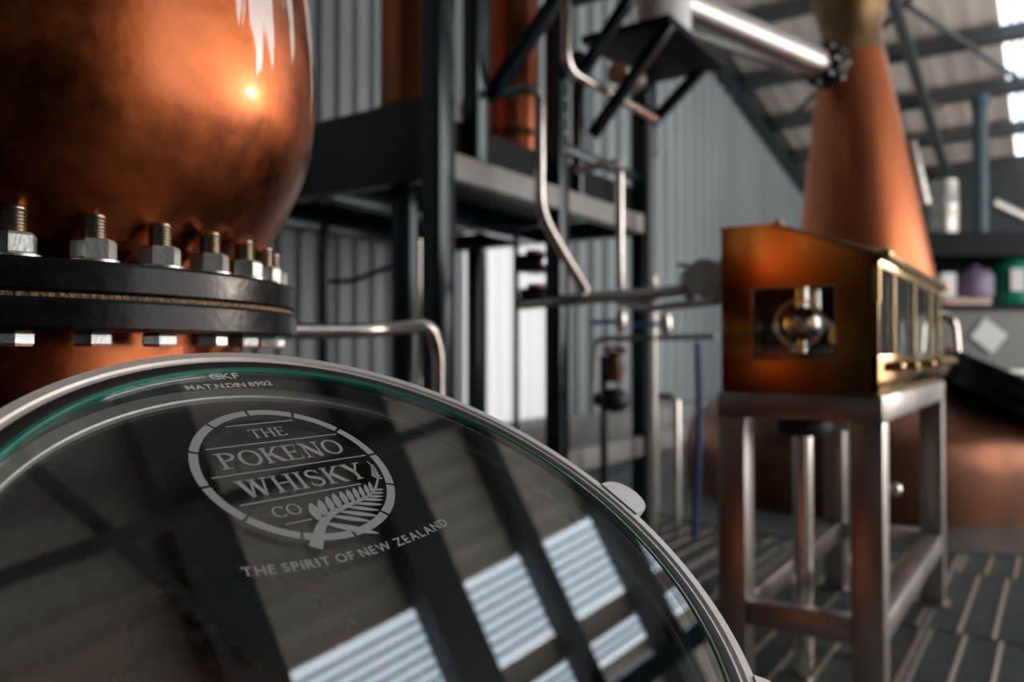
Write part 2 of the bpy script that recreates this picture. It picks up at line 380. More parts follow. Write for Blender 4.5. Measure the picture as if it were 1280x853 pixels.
obj('lower_flange', MB().lathe([(.352, 1.022), (.430, 1.022), (.434, 1.026), (.434, 1.053), (.431, 1.057), (.352, 1.057)], A0, seg=96, closed=True), M_black, still)
neck = arc_prof([(.353, 1.022), (.353, .96), (.362, .90), (.40, .84), (.50, .785), (.66, .71), (.82, .60), (.94, .48), (1.02, .33), (1.05, .18), (1.05, 0.0)])
obj('pot', MB().lathe(neck, A0, seg=96), M_bulb, still, ang=60)
# bolts: 32 on the flange
def hexa(r, z0, z1, ch=.003):
    b = MB(); return b.lathe([(0, z0), (r * .90, z0), (r, z0 + ch), (r, z1 - ch), (r * .90, z1), (0, z1)], seg=6)
th = [(0, 1.0)]
z = 1.0
pr = [(0, 1.118), (.0125, 1.118)]
for k in range(9): pr += [(.0135, 1.118 + .0036 * k + .0009), (.0118, 1.118 + .0036 * k + .0027)]
pr += [(.0115, 1.1515), (.010, 1.153), (0, 1.153)]
m_rod = mesh_of('stud', MB().lathe(pr, seg=20), M_thread, Vector((0, 0, 0)), 30)
m_nut = mesh_of('nut', hexa(.0235, 1.101, 1.1245), M_zinc, Vector((0, 0, 0)), 25)
m_wash = mesh_of('washer', MB().lathe([(.013, 1.0985), (.0265, 1.0985), (.0265, 1.1015), (.013, 1.1015)], seg=24, closed=True), M_zinc, Vector((0, 0, 0)))
m_head = mesh_of('bolt_head', hexa(.0215, 1.006, 1.0215), M_zinc, Vector((0, 0, 0)), 25)
base = math.radians(-53.2) + YAW
for k in range(32):
    a = base + k * 2 * math.pi / 32
    st = inst('stud', m_rod, still, (math.cos(a) * .396, math.sin(a) * .396, 0)); st.rotation_euler.z = random.uniform(0, 6)
    for nm, me in (('nut', m_nut), ('washer', m_wash), ('bolt_head', m_head)):
        o = inst(nm, me, st, (0, 0, 0)); o.rotation_euler.z = random.uniform(0, 6)

# ------------------------------------------------------------------ glass manway lid in front
def camv(x, y, z): return RT * x + FW * y + Vector((0, 0, z))
N_ = camv(.38387, -.36342, .84886).normalized()
LO = camv(-.0846, .5711, .841)                # centre of the rim's upper face
DP = (LO - CAM).dot(N_)
def onlid(px, py, h=0.0): r = ray(px, py); return CAM + r * ((DP + h) / r.dot(N_))
E1 = camv(.66117, .74991, .02206); E1 = (E1 - N_ * E1.dot(N_)).normalized(); E2 = N_.cross(E1)
lid = thing('manway_lid', LO - N_ * .16, 'round glass manway lid in a stainless rim, printed with a whisky logo', 'manway lid')
def ring(name, prof, m, parent=lid, seg=160, label=None, ang=30): return obj(name, MB().lathe(prof, LO, N_, seg, True), m, parent, label=label, ang=ang)
M_rim = mat('satin_rim_steel', (.86, .84, .825), .42, .45, noise=((.80, .78, .765), 90, U))
ring('rim', [(.3008, -.030), (.3008, -.0015), (.2995, 0), (.2915, 0), (.2905, -.0025), (.2880, -.0025), (.2865, -.0012), (.2850, -.0012), (.2840, -.003), (.2840, -.030)], M_rim, label='brushed stainless rim')
ring('gasket', [(.2840, -.0005), (.2840, -.0285), (.2815, -.0285), (.2815, -.0065), (.2740, -.0060), (.2741, -.0015), (.2765, -.0005)], M_rubber, label='black rubber seal')
glass = obj('glass_disc', MB().lathe([(0.0, -.0008), (.2686, -.0008), (.2692, -.0014), (.2692, -.0050), (.2686, -.0056), (0.0, -.0056)], LO, N_, 160), M_glass, lid, label='thick reflective glass', ang=30, weld=True)
ring('glass_edge', [(.2697, -.0056), (.2738, -.0056), (.2738, -.0004), (.2712, -.0006), (.2697, -.0018)], M_greenedge, glass, label='green polished glass edge')
ring('edge_glint', [(.2716, -.0002), (.2722, -.0002), (.2722, -.0004), (.2716, -.0004)], M_brassb, glass, label='golden reflection along the glass edge, drawn as a thin ring')  # ring added to draw a golden reflection in the glass edge
ring('manway_flange', [(.2840, -.0286), (.2840, -.050), (.2680, -.050), (.2680, -.0300), (.2694, -.0286)], M_rim, label='brushed stainless seat under the glass')
ring('manway_neck', [(.2640, -.034), (.2679, -.034), (.2679, -.26), (.2640, -.26)], M_neck)
obj('neck_dark_disc', MB().lathe([(0, -.255), (.2639, -.255), (.2639, -.26), (0, -.26)], LO, N_, 64), M_inside, lid)  # black disc closes the neck in place of the unlit still interior
# lug on the rim
for ac in (1.7, -45.2):
    lug = MB(); pts = []
    for k in range(13):
        a = math.pi * k / 12
        pts.append((.2985 + .032 * math.sin(a) ** .8, math.radians(ac + 4.6 * math.cos(a))))
    top = [LO + (E1 * math.cos(a) + E2 * math.sin(a)) * r + N_ * .0015 for r, a in pts]
    bot = [p - N_ * .007 for p in top]; n = len(top)
    lug.add(top + bot, [tuple(range(n)), tuple(range(2 * n - 1, n - 1, -1))] + [(i, (i + 1) % n, n + (i + 1) % n, n + i) for i in range(n)])
    obj('lug', lug, M_rim, lid, label='rounded stainless lug')
# ---- print on the glass
LR = .08191
LC = LO + E1 * (.38288 - .39094) + E2 * (.94000 - .81441)
HP = -.0006
PH = [HP]
def lp(x, y): h = PH[0]; return LC + (E1 * x + E2 * y) * LR + N_ * h
class PR:
    def __init__(s): s.b = MB()
    def poly(s, p2): s.b.add([lp(*p) for p in p2], [tuple(range(len(p2)))])
    def seg(s, x0, y0, x1, y1, w0, w1=None):
        w1 = w0 if w1 is None else w1; d = Vector((x1 - x0, y1 - y0)); d.normalize(); n = Vector((-d.y, d.x))
        s.poly([(x0 + n.x * w0 / 2, y0 + n.y * w0 / 2), (x0 - n.x * w0 / 2, y0 - n.y * w0 / 2), (x1 - n.x * w1 / 2, y1 - n.y * w1 / 2), (x1 + n.x * w1 / 2, y1 + n.y * w1 / 2)])
    def path(s, pts, ws):
        L = []; R = []
        for i, p in enumerate(pts):
            a = Vector(pts[max(i - 1, 0)]); c = Vector(pts[min(i + 1, len(pts) - 1)]); d = (c - a).normalized(); n = Vector((-d.y, d.x)); q = Vector(p); w_ = ws[i] if isinstance(ws, (list, tuple)) else ws
            L.append(q + n * w_ / 2); R.append(q - n * w_ / 2)
        for i in range(len(pts) - 1): s.poly([tuple(L[i]), tuple(R[i]), tuple(R[i + 1]), tuple(L[i + 1])])
def ell(cx, cy, rx, ry, a0, a1, n=26): return [(cx + rx * math.cos(math.radians(a0 + (a1 - a0) * k / n)), cy + ry * math.sin(math.radians(a0 + (a1 - a0) * k / n))) for k in range(n + 1)]
def vary(pts, cx, rx, lo, hi): return [lo + (hi - lo) * min(1, abs(p[0] - cx) / rx) ** 1.6 for p in pts]
K, T = .150, .075                             # thick and thin strokes
def serif(x, y, w=.32): return ('s', x - w / 2, y, x + w / 2, y, .065)
def glyph(ch):
    o = []
    S = lambda *a: o.append(('s',) + a)
    P = lambda pts, ws: o.append(('p', pts, ws))
    if ch == 'T': w = .82; S(.41, 0, .41, 1, K); S(.03, .962, .79, .962, .076); S(.06, 1, .045, .74, .07, .03); S(.76, 1, .775, .74, .07, .03); o.append(serif(.41, .032, .36))
    elif ch == 'H':
        w = .98; S(.2, 0, .2, 1, K); S(.78, 0, .78, 1, K); S(.2, .52, .78, .52, T)
        for x in (.2, .78): o += [serif(x, .032), serif(x, .968)]
    elif ch == 'E':
        w = .82; S(.2, 0, .2, 1, K); S(.04, .965, .70, .965, .07); S(.04, .035, .74, .035, .07); S(.2, .52, .56, .52, T)
        S(.68, 1, .665, .76, .07, .03); S(.72, 0, .705, .26, .07, .03); S(.55, .64, .55, .40, .05)
    elif ch == 'P':
        w = .84; S(.2, 0, .2, 1, K); q = ell(.30, .73, .40, .235, 90, -90); P([(.2, .965)] + q + [(.2, .495)], [.07] + vary(q, .30, .40, .07, K) + [.07]); o += [serif(.22, .032, .40), serif(.12, .968, .18)]
    elif ch == 'O': w = 1.02; q = ell(.51, .5, .40, .46, 0, 360, 40); P(q, vary(q, .51, .40, .075, K))
    elif ch == 'C': w = .92; q = ell(.50, .5, .40, .46, 42, 318, 34); P(q, vary(q, .50, .40, .075, K)); S(.80, .98, .815, .70, .05, .07); S(.80, .03, .79, .2, .03, .05)
    elif ch == 'K':
        w = .96; S(.2, 0, .2, 1, K); S(.22, .40, .74, .97, T); S(.40, .60, .80, .03, K); o += [serif(.2, .032), serif(.2, .968), serif(.76, .968, .30), serif(.83, .032, .28)]
    elif ch == 'N': w = 1.0; S(.2, 0, .2, 1, T); S(.82, 0, .82, 1, T); S(.17, .97, .80, .04, K); o += [serif(.2, .032, .30), serif(.14, .968, .24), serif(.82, .968, .30)]
    elif ch == 'W':
        w = 1.34; S(.20, .97, .44, .02, K); S(.44, .02, .68, .97, T); S(.66, .97, .92, .02, K); S(.92, .02, 1.15, .97, T); o += [serif(.2, .968, .34), serif(.67, .968, .32), serif(1.16, .968, .30)]
    elif ch == 'I': w = .42; S(.21, 0, .21, 1, K); o += [serif(.21, .032), serif(.21, .968)]
    elif ch == 'S':
        w = .78; q = [(.63, .80), (.56, .90), (.42, .955), (.27, .93), (.17, .83), (.16, .70), (.24, .60), (.40, .52), (.56, .43), (.64, .31), (.62, .17), (.52, .07), (.37, .045), (.23, .09), (.14, .22)]
        q = [tuple(t) for t in arc_prof(q, 3)]; n = len(q); P(q, [.06 + .09 * math.sin(math.pi * i / (n - 1)) ** 1.5 for i in range(n)]); S(.635, .96, .645, .74, .04, .06); S(.13, .28, .14, .04, .06, .04)
    elif ch == 'Y': w = .96; S(.19, .97, .50, .45, K); S(.80, .97, .50, .45, T); S(.49, 0, .49, .50, K); o += [serif(.19, .968, .34), serif(.80, .968, .30), serif(.49, .032)]
    return o, w
def word(txt, x0, x1, y0, cap):
    p = PR(); gs = [glyph(c) for c in txt]; tot = sum(g[1] for g in gs); sx = (x1 - x0) / tot; x = x0
    for g, wd in gs:
        mp = lambda a, c: (x + a * sx, y0 + c * cap)
        for it in g:
            if it[0] == 's':
                d = Vector((it[3] - it[1], it[4] - it[2])).normalized()
                ws = [q * (cap * abs(d.x) + sx * abs(d.y)) for q in it[5:]]
                p.seg(*mp(it[1], it[2]), *mp(it[3], it[4]), *ws)
            else:
                k = (sx + cap) / 2; p.path([mp(*q) for q in it[1]], [q * k for q in it[2]])
        x += wd * sx
    return p.b
logo = thing('logo', (0, 0, 0), None, None)
logo.parent = lid; logo.location = LC - wpos(lid)
logo['label'] = 'pale frosted round whisky company logo'
for k in range(12):
    p = PR(); a0 = 3.0 + 30 * k + .9; a1 = a0 + 28.2; q = ell(0, 0, .957, .957, a0, a1, 10); p.path(q, .086); obj('ring_segment', p.b, M_frost, logo)
for t, x0, x1, y0, cap in (('THE', -.195, .215, .535, .148), ('POKENO', -.70, .695, .140, .238), ('WHISKY', -.70, .705, -.285, .248), ('CO', -.550, -.250, -.592, .142)):
    obj('lettering', word(t, x0, x1, y0, cap), M_frost, logo, label='serif word ' + t)
for x0, x1, y in ((-.375, .386, .768), (-.728, .749, .456), (-.855, .87, .052), (-.77, .539, -.354), (-.503, -.234, -.685)):
    p = PR(); p.seg(x0, y, x1, y, .016); obj('rule_line', p.b, M_frost, logo)
PH[0] = HP + .00015
# fern frond, points taken on the lid plane
def l2(px, py):
    v = onlid(px, py) - LC; return (v.dot(E1) / LR, v.dot(E2) / LR)
c8 = lambda x, y: l2(280 + x / 4.267, 600 + y / 4.267)
c7 = lambda x, y: l2(360 + x / 7.106, 500 + y / 7.106)
stem = [c8(490, 360), c8(508, 285), c8(530, 228), c8(580, 176), c8(660, 135), c8(740, 100), c8(795, 64), c7(797, 715), c7(790, 650), c7(765, 600), c7(735, 570), c7(700, 543)]
q = [tuple(t) for t in arc_prof(stem, 5)]; n = len(q)
p = PR(); p.path(q, [max(.008, .115 * (1 - i / (n - 1)) ** 2.6 + .014) for i in range(n)]); obj('fern_stem', p.b, M_frost, logo)
def leaf(pb, pt, w0):
    a = Vector(pb); c = Vector(pt); d = c - a; n_ = Vector((-d.y, d.x)).normalized(); L = []; R = []
    for t, k in ((0, .35), (.25, .85), (.5, 1), (.75, .75), (.92, .35), (1, .02)):
        m = a + d * t; L.append(tuple(m + n_ * w0 * k / 2)); R.append(tuple(m - n_ * w0 * k / 2))
    return L + R[::-1]
ups = [((510, 212), (460, 120), .105), ((545, 195), (507, 103), .088), ((585, 165), (545, 85), .08), ((622, 148), (582, 70), .076), ((660, 130), (620, 58), .072), ((692, 115), (655, 48), .066), ((720, 103), (690, 38), .06), ((748, 92), (722, 30), .055), ((773, 78), (750, 20), .05), ((791, 64), (775, 8), .045)]
dns = [((548, 232), (830, 284), .085), ((585, 192), (785, 218), .062), ((622, 167), (825, 190), .058), ((662, 142), (830, 160), .052), ((700, 123), (845, 130), .048), ((735, 102), (850, 105), .044), ((765, 88), (852, 85), .04), ((788, 70), (853, 66), .036), ((798, 52), (852, 48), .034)]
for pb, pt, w0 in ups + dns: p = PR(); p.poly(leaf(c8(*pb), c8(*pt), w0)); obj('fern_leaflet', p.b, M_frost, logo)
p = PR()
for k in range(6):
    t = k / 5; bs = (795 - 45 * t, 690 - 110 * t)
    p.poly(leaf(c7(*bs), c7(bs[0] - 58 + 42 * t, bs[1] - 32 + 14 * t), .032 - .018 * t)); p.poly(leaf(c7(*bs), c7(bs[0] + 48 - 34 * t, bs[1] + 4 - 12 * t), .030 - .016 * t))
obj('fern_tip', p.b, M_frost, logo)
PH[0] = HP
# sans lettering from the built-in font
CH = {}
def char(ch, off=0.0):
    if (ch, off) in CH: return CH[(ch, off)]
    cu = bpy.data.curves.new('t', 'FONT'); cu.body = ch; cu.size = 1.0; cu.offset = off; cu.resolution_u = 3
    o = bpy.data.objects.new('t', cu); COL.objects.link(o); bpy.context.view_layer.update()
    me = bpy.data.meshes.new_from_object(o.evaluated_get(bpy.context.evaluated_depsgraph_get()))
    vs = [tuple(v.co) for v in me.vertices]; fs = [tuple(p.vertices) for p in me.polygons]
    bpy.data.objects.remove(o); bpy.data.curves.remove(cu); bpy.data.meshes.remove(me)
    CH[(ch, off)] = (vs, fs, min([v[0] for v in vs] or [0]), max([v[0] for v in vs] or [.3])); return CH[(ch, off)]
def sans(txt, place, size, track, off, xs=1.0, space=.3):
    """place(s) -> origin and direction at arc length s, text centred on s = 0"""
    out = []; x = 0
    for c in txt:
        if c == ' ': x += space; continue
        vs, fs, a, e = char(c, off); out.append((vs, fs, x - a * xs)); x += (e - a) * xs + track
    tot = x - track; b = MB()
    for vs, fs, ox in out:
        w_ = []
        xm = ox + xs * .5 * (min(v[0] for v in vs) + max(v[0] for v in vs))
        (px_, py_), an = place((xm - tot / 2) * size); ca, sa = math.cos(an), math.sin(an)
        for v in vs:
            dx = (ox + v[0] * xs - xm) * size; dy = v[1] * size
            w_.append(lp(px_ + ca * dx - sa * dy, py_ + sa * dx + ca * dy))
        b.add(w_, fs)
    return b, tot * size
RA = 5.2
def arcp(s_): a = s_ / RA; return ((-.015 + RA * math.sin(a), -1.255 + RA * (1 - math.cos(a))), a)
tagl = 'THE SPIRIT OF NEW ZEALAND'
b, t0 = sans(tagl, arcp, .142, .13, .012, space=.26)
tr = .13 + (2.26 - t0) / .142 / 24
b, t0 = sans(tagl, arcp, .142, tr, .012, space=.26 + (tr - .13) * .5)
obj('tagline', b, M_frost, logo, label='sans serif line THE SPIRIT OF NEW ZEALAND')
def linep(cx, cy): return lambda s_: ((cx + s_, cy), 0.0)
b1, _ = sans('GKF', linep(.03, 1.572 + .03), .15, .06, .02, 1.25); b2, _ = sans('MAT.N.DIN 8902', linep(.015, 1.405 + .03), .118, .06, .02, 1.16)
b1.add(b2.v, b2.f); obj('maker_mark', b1, M_white_print, logo, label='small white lettering GKF MAT.N.DIN 8902')

# ------------------------------------------------------------------ steel tower with platform
TX = -2.06
tower = thing('steel_tower', (TX, 3.4, 0), 'dark painted steel tower of posts, platform and knee braces carrying copper condensers', 'steel frame')
def post(name, x, y, z0, z1, w_=.1, m=M_dark): return obj(name, MB().box((x - w_ / 2, y - w_ / 2, z0), (x + w_ / 2, y + w_ / 2, z1), .006), m, tower)
post('post', TX, 2.47, 0, 4.6); post('post', TX, 3.39, 0, 3.2, .09); post('post', TX, 4.37, 0, 2.70)
post('post', -3.3, 4.37, 0, 1.7); post('post', -3.55, 2.47, 0, 3.0)
post('rail_post', TX, 2.72, 1.80, 3.7, .085); post('rail_post', TX - .02, 3.64, 1.7, 2.58, .055)
for p, q, w_, h_ in (((TX, 2.52, 1.757), (TX, 4.32, 1.757), .08, .11), ((TX - .05, 2.47, 1.865), (XW + .1, 2.47, 1.865), .08, .33), ((-3.55, 2.52, 1.757), (-3.55, 4.32, 1.757), .08, .11), ((TX - .05, 4.37, 1.757), (XW + .1, 4.37, 1.757), .08, .11), ((-2.8, 2.52, 1.757), (-2.8, 4.32, 1.757), .08, .11),
                     ((TX, 3.44, .445), (TX, 4.32, .445), .08, .11), ((TX, 3.44, 2.03), (TX, 4.32, 2.03), .05, .05)):
    obj('beam', MB().bar(p, q, w_, h_, .006), M_beam if p[:2] == (TX, 2.52) or p[2] == .445 else M_dark, tower)
obj('platform_plate', MB().box((XW + .12, 2.515, 1.815), (TX - .05, 4.32, 1.83)).box((TX - .055, 2.52, 1.83), (TX - .04, 4.32, 1.98)), M_matte, tower)
for y, xt, zb, zt in ((2.80, -1.62, 2.10, 2.54), (3.56, -1.70, 2.38, 2.80), (3.75, -1.61, 2.16, 2.66), (4.50, -1.70, 2.40, 2.70)):
    obj('knee_brace', MB().bar((TX, y, zb), (xt, y, zt), .05, .06, .004), M_dark, tower)
obj('bracket_plate', MB().box((TX - .05, 3.72, 2.66), (-1.60, 4.54, 2.70), .004), M_matte, tower)
obj('bracket_plate', MB().box((TX - .05, 2.74, 2.80), (-1.60, 3.60, 2.84), .004), M_matte, tower)
post('post', TX, 4.50, 2.2, 2.66, .06)
for k in range(5):
    c = Vector((TX + .046, 3.39, 2.0 + .085 * k)); obj('bolt', MB().lathe([(0, .008), (.009, .008), (.011, 0)], c, (1, 0, 0), 10), M_galv, tower)
# condensers: copper columns standing on the platform
def condenser(px, r, d, zt, label):
    c = Q(px, 150, d); c.z = 1.83; pr = [(r * .9, 1.832), (r * 1.02, 1.845), (r, 1.90), (r, 2.10), (r * 1.06, 2.105), (r * 1.06, 2.135), (r, 2.14), (r, zt), (r * .6, zt + .15)]
    t = thing('copper_condenser', c, label, 'condenser', 'copper condensers on the tower')
    obj('shell', MB().lathe([p for p in pr], Vector((c.x, c.y, 0)), seg=48), M_cop, t, ang=50)
    obj('clamp_band', MB().lathe([(r * 1.065, 2.10), (r * 1.085, 2.105), (r * 1.085, 2.135), (r * 1.065, 2.14)], Vector((c.x, c.y, 0)), seg=48, closed=True), M_copdark, t)
    return t
condenser(519, .165, 3.75, 4.2, 'tall copper condenser column rising between tower corner post and left wall')
condenser(640, .138, 4.15, 4.2, 'copper condenser column standing behind the hooped stainless pipe')

# ------------------------------------------------------------------ stainless pipework
GP = 'stainless process pipes'
def pipe(name, pts, r, m, label, fil=.06, group=GP, cat='pipe'):
    return obj(name, MB().pipe(pts, r, fil), m, label=label, cat=cat, group=group)
pipe('hooped_pipe', [(TX + .04, 2.80, 2.115), (-1.785, 2.80, 2.115), (-1.785, 2.80, 1.58), (-1.675, 2.99, 1.262)], .023, M_steel, 'hooped stainless pipe bending down from tower then slanting onto the manifold', .09)
pipe('drop_pipe', [(-1.75, 3.05, 1.80), (-1.517, 3.0, 1.80), (-1.517, 3.0, 1.265)], .019, M_steel, 'hooked stainless pipe dropping straight onto the manifold', .06)
mani = thing('manifold_pipe', (-1.5, 3.0, 1.2), 'grey horizontal manifold pipe running from tower to the brass spirit safe', 'pipe', GP)
obj('main_tube', MB().pipe([(-2.02, 3.0, 1.215), (-1.62, 3.0, 1.232), (-1.38, 3.0, 1.236), (-.825, 3.0, 1.275)], .025, .05, 14), M_steel, mani)
obj('branch_tube', MB().pipe([(-1.55, 3.0, 1.225), (-1.40, 2.97, 1.175), (-1.02, 2.97, 1.20)], .017, .05), M_steel, mani)
for x in (-1.69, -1.36, -1.20): obj('coupling', MB().cyl((x - .02, 3.0, 1.235), (x + .02, 3.0, 1.237), .034), M_steel, mani)
rail = pipe('handrail_pipe', [(-1.97, 3.33, 2.75), (-1.97, 3.33, 2.377), (-1.97, 4.36, 2.377)], .026, M_steel, 'bright stainless pipe running level below the bracket plates', .09)
pipe('cross_pipe', [onY(742, 480, 4.1), onY(745, 424, 4.1), onY(895, 421, 4.1)], .016, M_galv, 'thin grey pipe with drop leg behind the steel posts', .05)
pipe('elbow_pipe', [Q(318, 415, 1.75), Q(455, 414, 2.2), Q(538, 406, 2.3), Q(549, 440, 2.32), (Q(549, 440, 2.32).x, Q(549, 440, 2.32).y, 0.0)], .0195, M_steel, 'stainless elbow pipe leaving the near still below its flange', .08)
c = Q(524, 400, 3.38); pipe('riser_pipe', [(c.x, c.y, 0), (c.x, c.y, 1.48)], .013, M_steel, 'slim bright riser beside the tower corner post')
c = Q(506, 400, 3.5); pipe('downpipe', [(c.x, c.y, 0), (c.x, c.y, 1.70)], .062, M_dark, 'thick dark downpipe under the tower platform')
c = Q(406, 300, 4.3); pipe('conduit', [(c.x, c.y, 0), (c.x, c.y, 1.69)], .028, M_dark, 'dark vertical conduit near the corrugated wall')
pipe('sagging_cable', [Q(412, 352, 4.2), Q(440, 352, 4.2), Q(470, 340, 4.2), Q(500, 330, 4.2)], .014, M_rubber, 'black cable sagging below the platform', .2, cat='cable')
c = Q(579, 150, 3.6); t = thing('relief_valve', Vector((c.x, c.y, 1.832)), 'small steel relief valve with white cap standing between the tower posts', 'valve')
obj('stem', MB().cyl((c.x, c.y, 1.834), (c.x, c.y, 2.14), .012), M_steel, t); obj('body', MB().ball((c.x, c.y, 2.02), .026, (1, 1, 1.2)).ball((c.x, c.y, 2.10), .022), M_steel, t); obj('cap', MB().lathe([(0, 1.86), (.024, 1.86), (.028, 1.90), (.012, 1.92), (0, 1.92)], Vector((c.x, c.y, 0)), seg=20), M_white, t)
c = Q(645, 400, 4.5); pipe('valve_riser', [(c.x, c.y, 0), (c.x, c.y, 1.70)], .017, M_dark, 'thin dark riser carrying the black valve blocks')
c = Q(810, 300, 4.55); pipe('tower_riser', [(c.x, c.y, 0), (c.x, c.y, 2.3)], .024, M_stackp, 'grey riser fixed along the rear tower post')
c = Q(818, 300, 4.4); pipe('bright_riser', [(c.x, c.y, .02), (c.x, c.y, 1.42)], .010, M_steel, 'slim bright riser beside the rear tower post')
# valve blocks
def valve_block(px, py, d, label):
    c = Q(px, py, d); t = thing('valve_block', c, label, 'valve', 'valves under the tower platform')
    obj('body', MB().box(c + Vector((-.07, -.07, -.05)), c + Vector((.10, .10, .05)), .01), M_blackp, t)
    obj('collar', MB().lathe([(0, .05), (.05, .05), (.05, .075), (0, .075)], c, (0, 0, 1), 20), M_red, t)
    for s_ in (-.06, .07): obj('end_cap', MB().lathe([(0, .03), (.025, .028), (.032, .015), (.032, 0)], c + Vector((.10, s_, 0)), (1, -.3, 0), 20), M_steel, t)
    return t
valve_block(668, 330, 4.45, 'black valve block with red collar just under the tower platform')
valve_block(670, 372, 4.45, 'black valve block with red collar above the manifold pipe end')
def ball_valve(px, py, d, label):
    c = Q(px, py, d); t = thing('ball_valve', c, label, 'valve', 'blue handled ball valves')
    obj('body', MB().lathe([(0, -.05), (.02, -.05), (.03, -.02), (.03, .02), (.02, .05), (0, .05)], c, (0, 0, 1), 18), M_steel, t)
    obj('handle', MB().box(c + Vector((-.02, -.012, -.006)) , c + Vector((-.0, -.0, .006))).bar(c, c - RT * .15 - Vector((0, 0, .006)), .03, .022, .004), M_lever, t, label='blue lever')
ball_valve(776, 402, 3.9, 'ball valve with blue lever left of the rear tower post')
ball_valve(832, 405, 3.9, 'ball valve with blue lever beside the slim bright riser')
# pump-like valve below cross pipe
c = Q(768, 478, 4.0); t = thing('gate_valve', (c.x, c.y, 0), 'brown gate valve with black handwheel on a dark drop leg', 'valve')
obj('stem_pipe', MB().cyl((c.x - .06, c.y, 0), (c.x - .06, c.y, .98), .02), M_dark, t)
obj('bonnet', MB().lathe([(0, -.07), (.04, -.07), (.055, 0), (.03, .08), (0, .08)], c + Vector((0, 0, .07)), (0, 0, 1), 20), M_brown, t)
obj('body', MB().ball(c + Vector((0, 0, -.09)), .075, (1, 1, .85)).cyl(c + Vector((-.10, 0, -.09)), c + Vector((0, 0, -.09)), .035), M_blackp, t)
obj('handwheel', MB().lathe([(.045, -.008), (.06, -.008), (.06, .008), (.045, .008)], c + Vector((0, 0, .16)), (.2, -.2, 1), 24, True), M_red, t)
# steriliser style valve cluster by the safe
c = Vector((-1.06, 3.0, 1.27)); t = thing('valve_cluster', c, 'cluster of bright stainless valves and clamps on the manifold beside the spirit safe', 'valve')
for dx, rr, hh in ((-.15, .055, .04), (-.08, .065, .035), (-.01, .085, .05), (.07, .075, .05), (.14, .085, .04)):
    obj('clamp_ring', MB().lathe([(.022, -hh / 2), (rr, -hh / 2), (rr + .006, 0), (rr, hh / 2), (.022, hh / 2)], c + Vector((dx, 0, 0)), (1, 0, .06), 24, True), M_steel, t)
obj('actuator', MB().lathe([(0, .13), (.045, .125), (.065, .095), (.065, .03), (.03, .0), (.03, -.02), (0, -.02)], c + Vector((.03, 0, .07)), (.3, 0, 1), 24), M_steel, t)
obj('actuator', MB().lathe([(0, .10), (.04, .095), (.055, .065), (.055, .01), (0, .0)], c + Vector((.15, -.02, .08)), (0, -.2, 1), 24), M_steel, t)
obj('cross_body', MB().cyl(c + Vector((-.04, -.13, .01)), c + Vector((-.04, .08, .01)), .045).cyl(c + Vector((-.04, -.14, .01)), c + Vector((-.04, -.11, .01)), .07), M_steel, t)
obj('hand_lever', MB().bar(c + Vector((-.06, -.03, .05)), c + Vector((-.17, -.08, .07)), .03, .014, .005), M_blackp, t)
obj('drain_leg', MB().cyl(c + Vector((.06, 0, -.04)), c + Vector((.06, 0, -.22)), .028).cyl(c + Vector((.06, 0, -.12)), c + Vector((.06, 0, -.15)), .045), M_steel, t)
# blue hose and floor stand pipe
c = Q(872, 430, 4.15); pipe('blue_hose', [(c.x, c.y, 1.05), (c.x + .01, c.y, .7), (c.x - .005, c.y, .32), (c.x - .02, c.y, .03)], .018, M_blue, 'blue hose hanging from the thin grey pipe to the floor', .2, cat='hose')
c = Q(838, 560, 4.6); pipe('standpipe', [(c.x - .10, c.y + .02, .01), (c.x - .10, c.y + .02, .74), (c.x + .04, c.y, .74), (c.x + .04, c.y, .01)], .024, M_steel, 'bright inverted U standpipe rising from the grating', .05)

# ------------------------------------------------------------------ brass spirit safe
SX0, SX1, SY0, SY1 = -.82, -.395, 2.278, 3.60
ZT, ZF, ZB, XP = .884, 1.257, 1.357, -.663
safe = thing('spirit_safe', ((SX0 + SX1) / 2, (SY0 + SY1) / 2, ZT), 'polished brass spirit safe with sloping lid, side window and glazed front', 'spirit safe')
def panel(y):                                  # gable ended side with a window opening
    out = [(SX0, ZT), (SX1, ZT), (SX1, ZF), (XP, ZB), (SX0, ZB)]
    return out
wx0, wx1, wz0, wz1 = onY(940, 400, SY0).x, onY(1046, 400, SY0).x, onY(992, 450, SY0).z, onY(992, 358, SY0).z
def rrect(x0, x1, z0, z1, r, n=5):
    o = []
    for cx, cz, a in ((x1 - r, z1 - r, 0), (x0 + r, z1 - r, 90), (x0 + r, z0 + r, 180), (x1 - r, z0 + r, 270)):
        for k in range(n + 1): an = math.radians(a + 90 * k / n); o.append((cx + r * math.cos(an), cz + r * math.sin(an)))
    return o
def plate_hole(outer, hole, y0, y1):
    m = bmesh.new(); ed = []
    for loop in (outer, hole):
        if not loop: continue
        vs = [m.verts.new((x, y0, z)) for x, z in loop]; ed += [m.edges.new((vs[i], vs[(i + 1) % len(vs)])) for i in range(len(vs))]
    bmesh.ops.triangle_fill(m, use_beauty=True, edges=ed)
    ex = bmesh.ops.extrude_face_region(m, geom=m.faces[:])
    for v in ex['geom']:
        if isinstance(v, bmesh.types.BMVert): v.co.y = y1
    return MB().bm(m)
hole = rrect(wx0, wx1, wz0, wz1, .012)
obj('end_panel', plate_hole(panel(0), hole, SY0, SY0 + .008), M_brass, safe, label='polished brass gable panel')
obj('end_panel', plate_hole(panel(0), None, SY1 - .008, SY1), M_brass, safe)
wf = obj('window_frame', plate_hole(rrect(wx0 - .004, wx1 + .004, wz0 - .004, wz1 + .004, .014), rrect(wx0 + .004, wx1 - .004, wz0 + .004, wz1 - .004, .010), SY0 - .005, SY0 - .0005), M_brassb, safe)
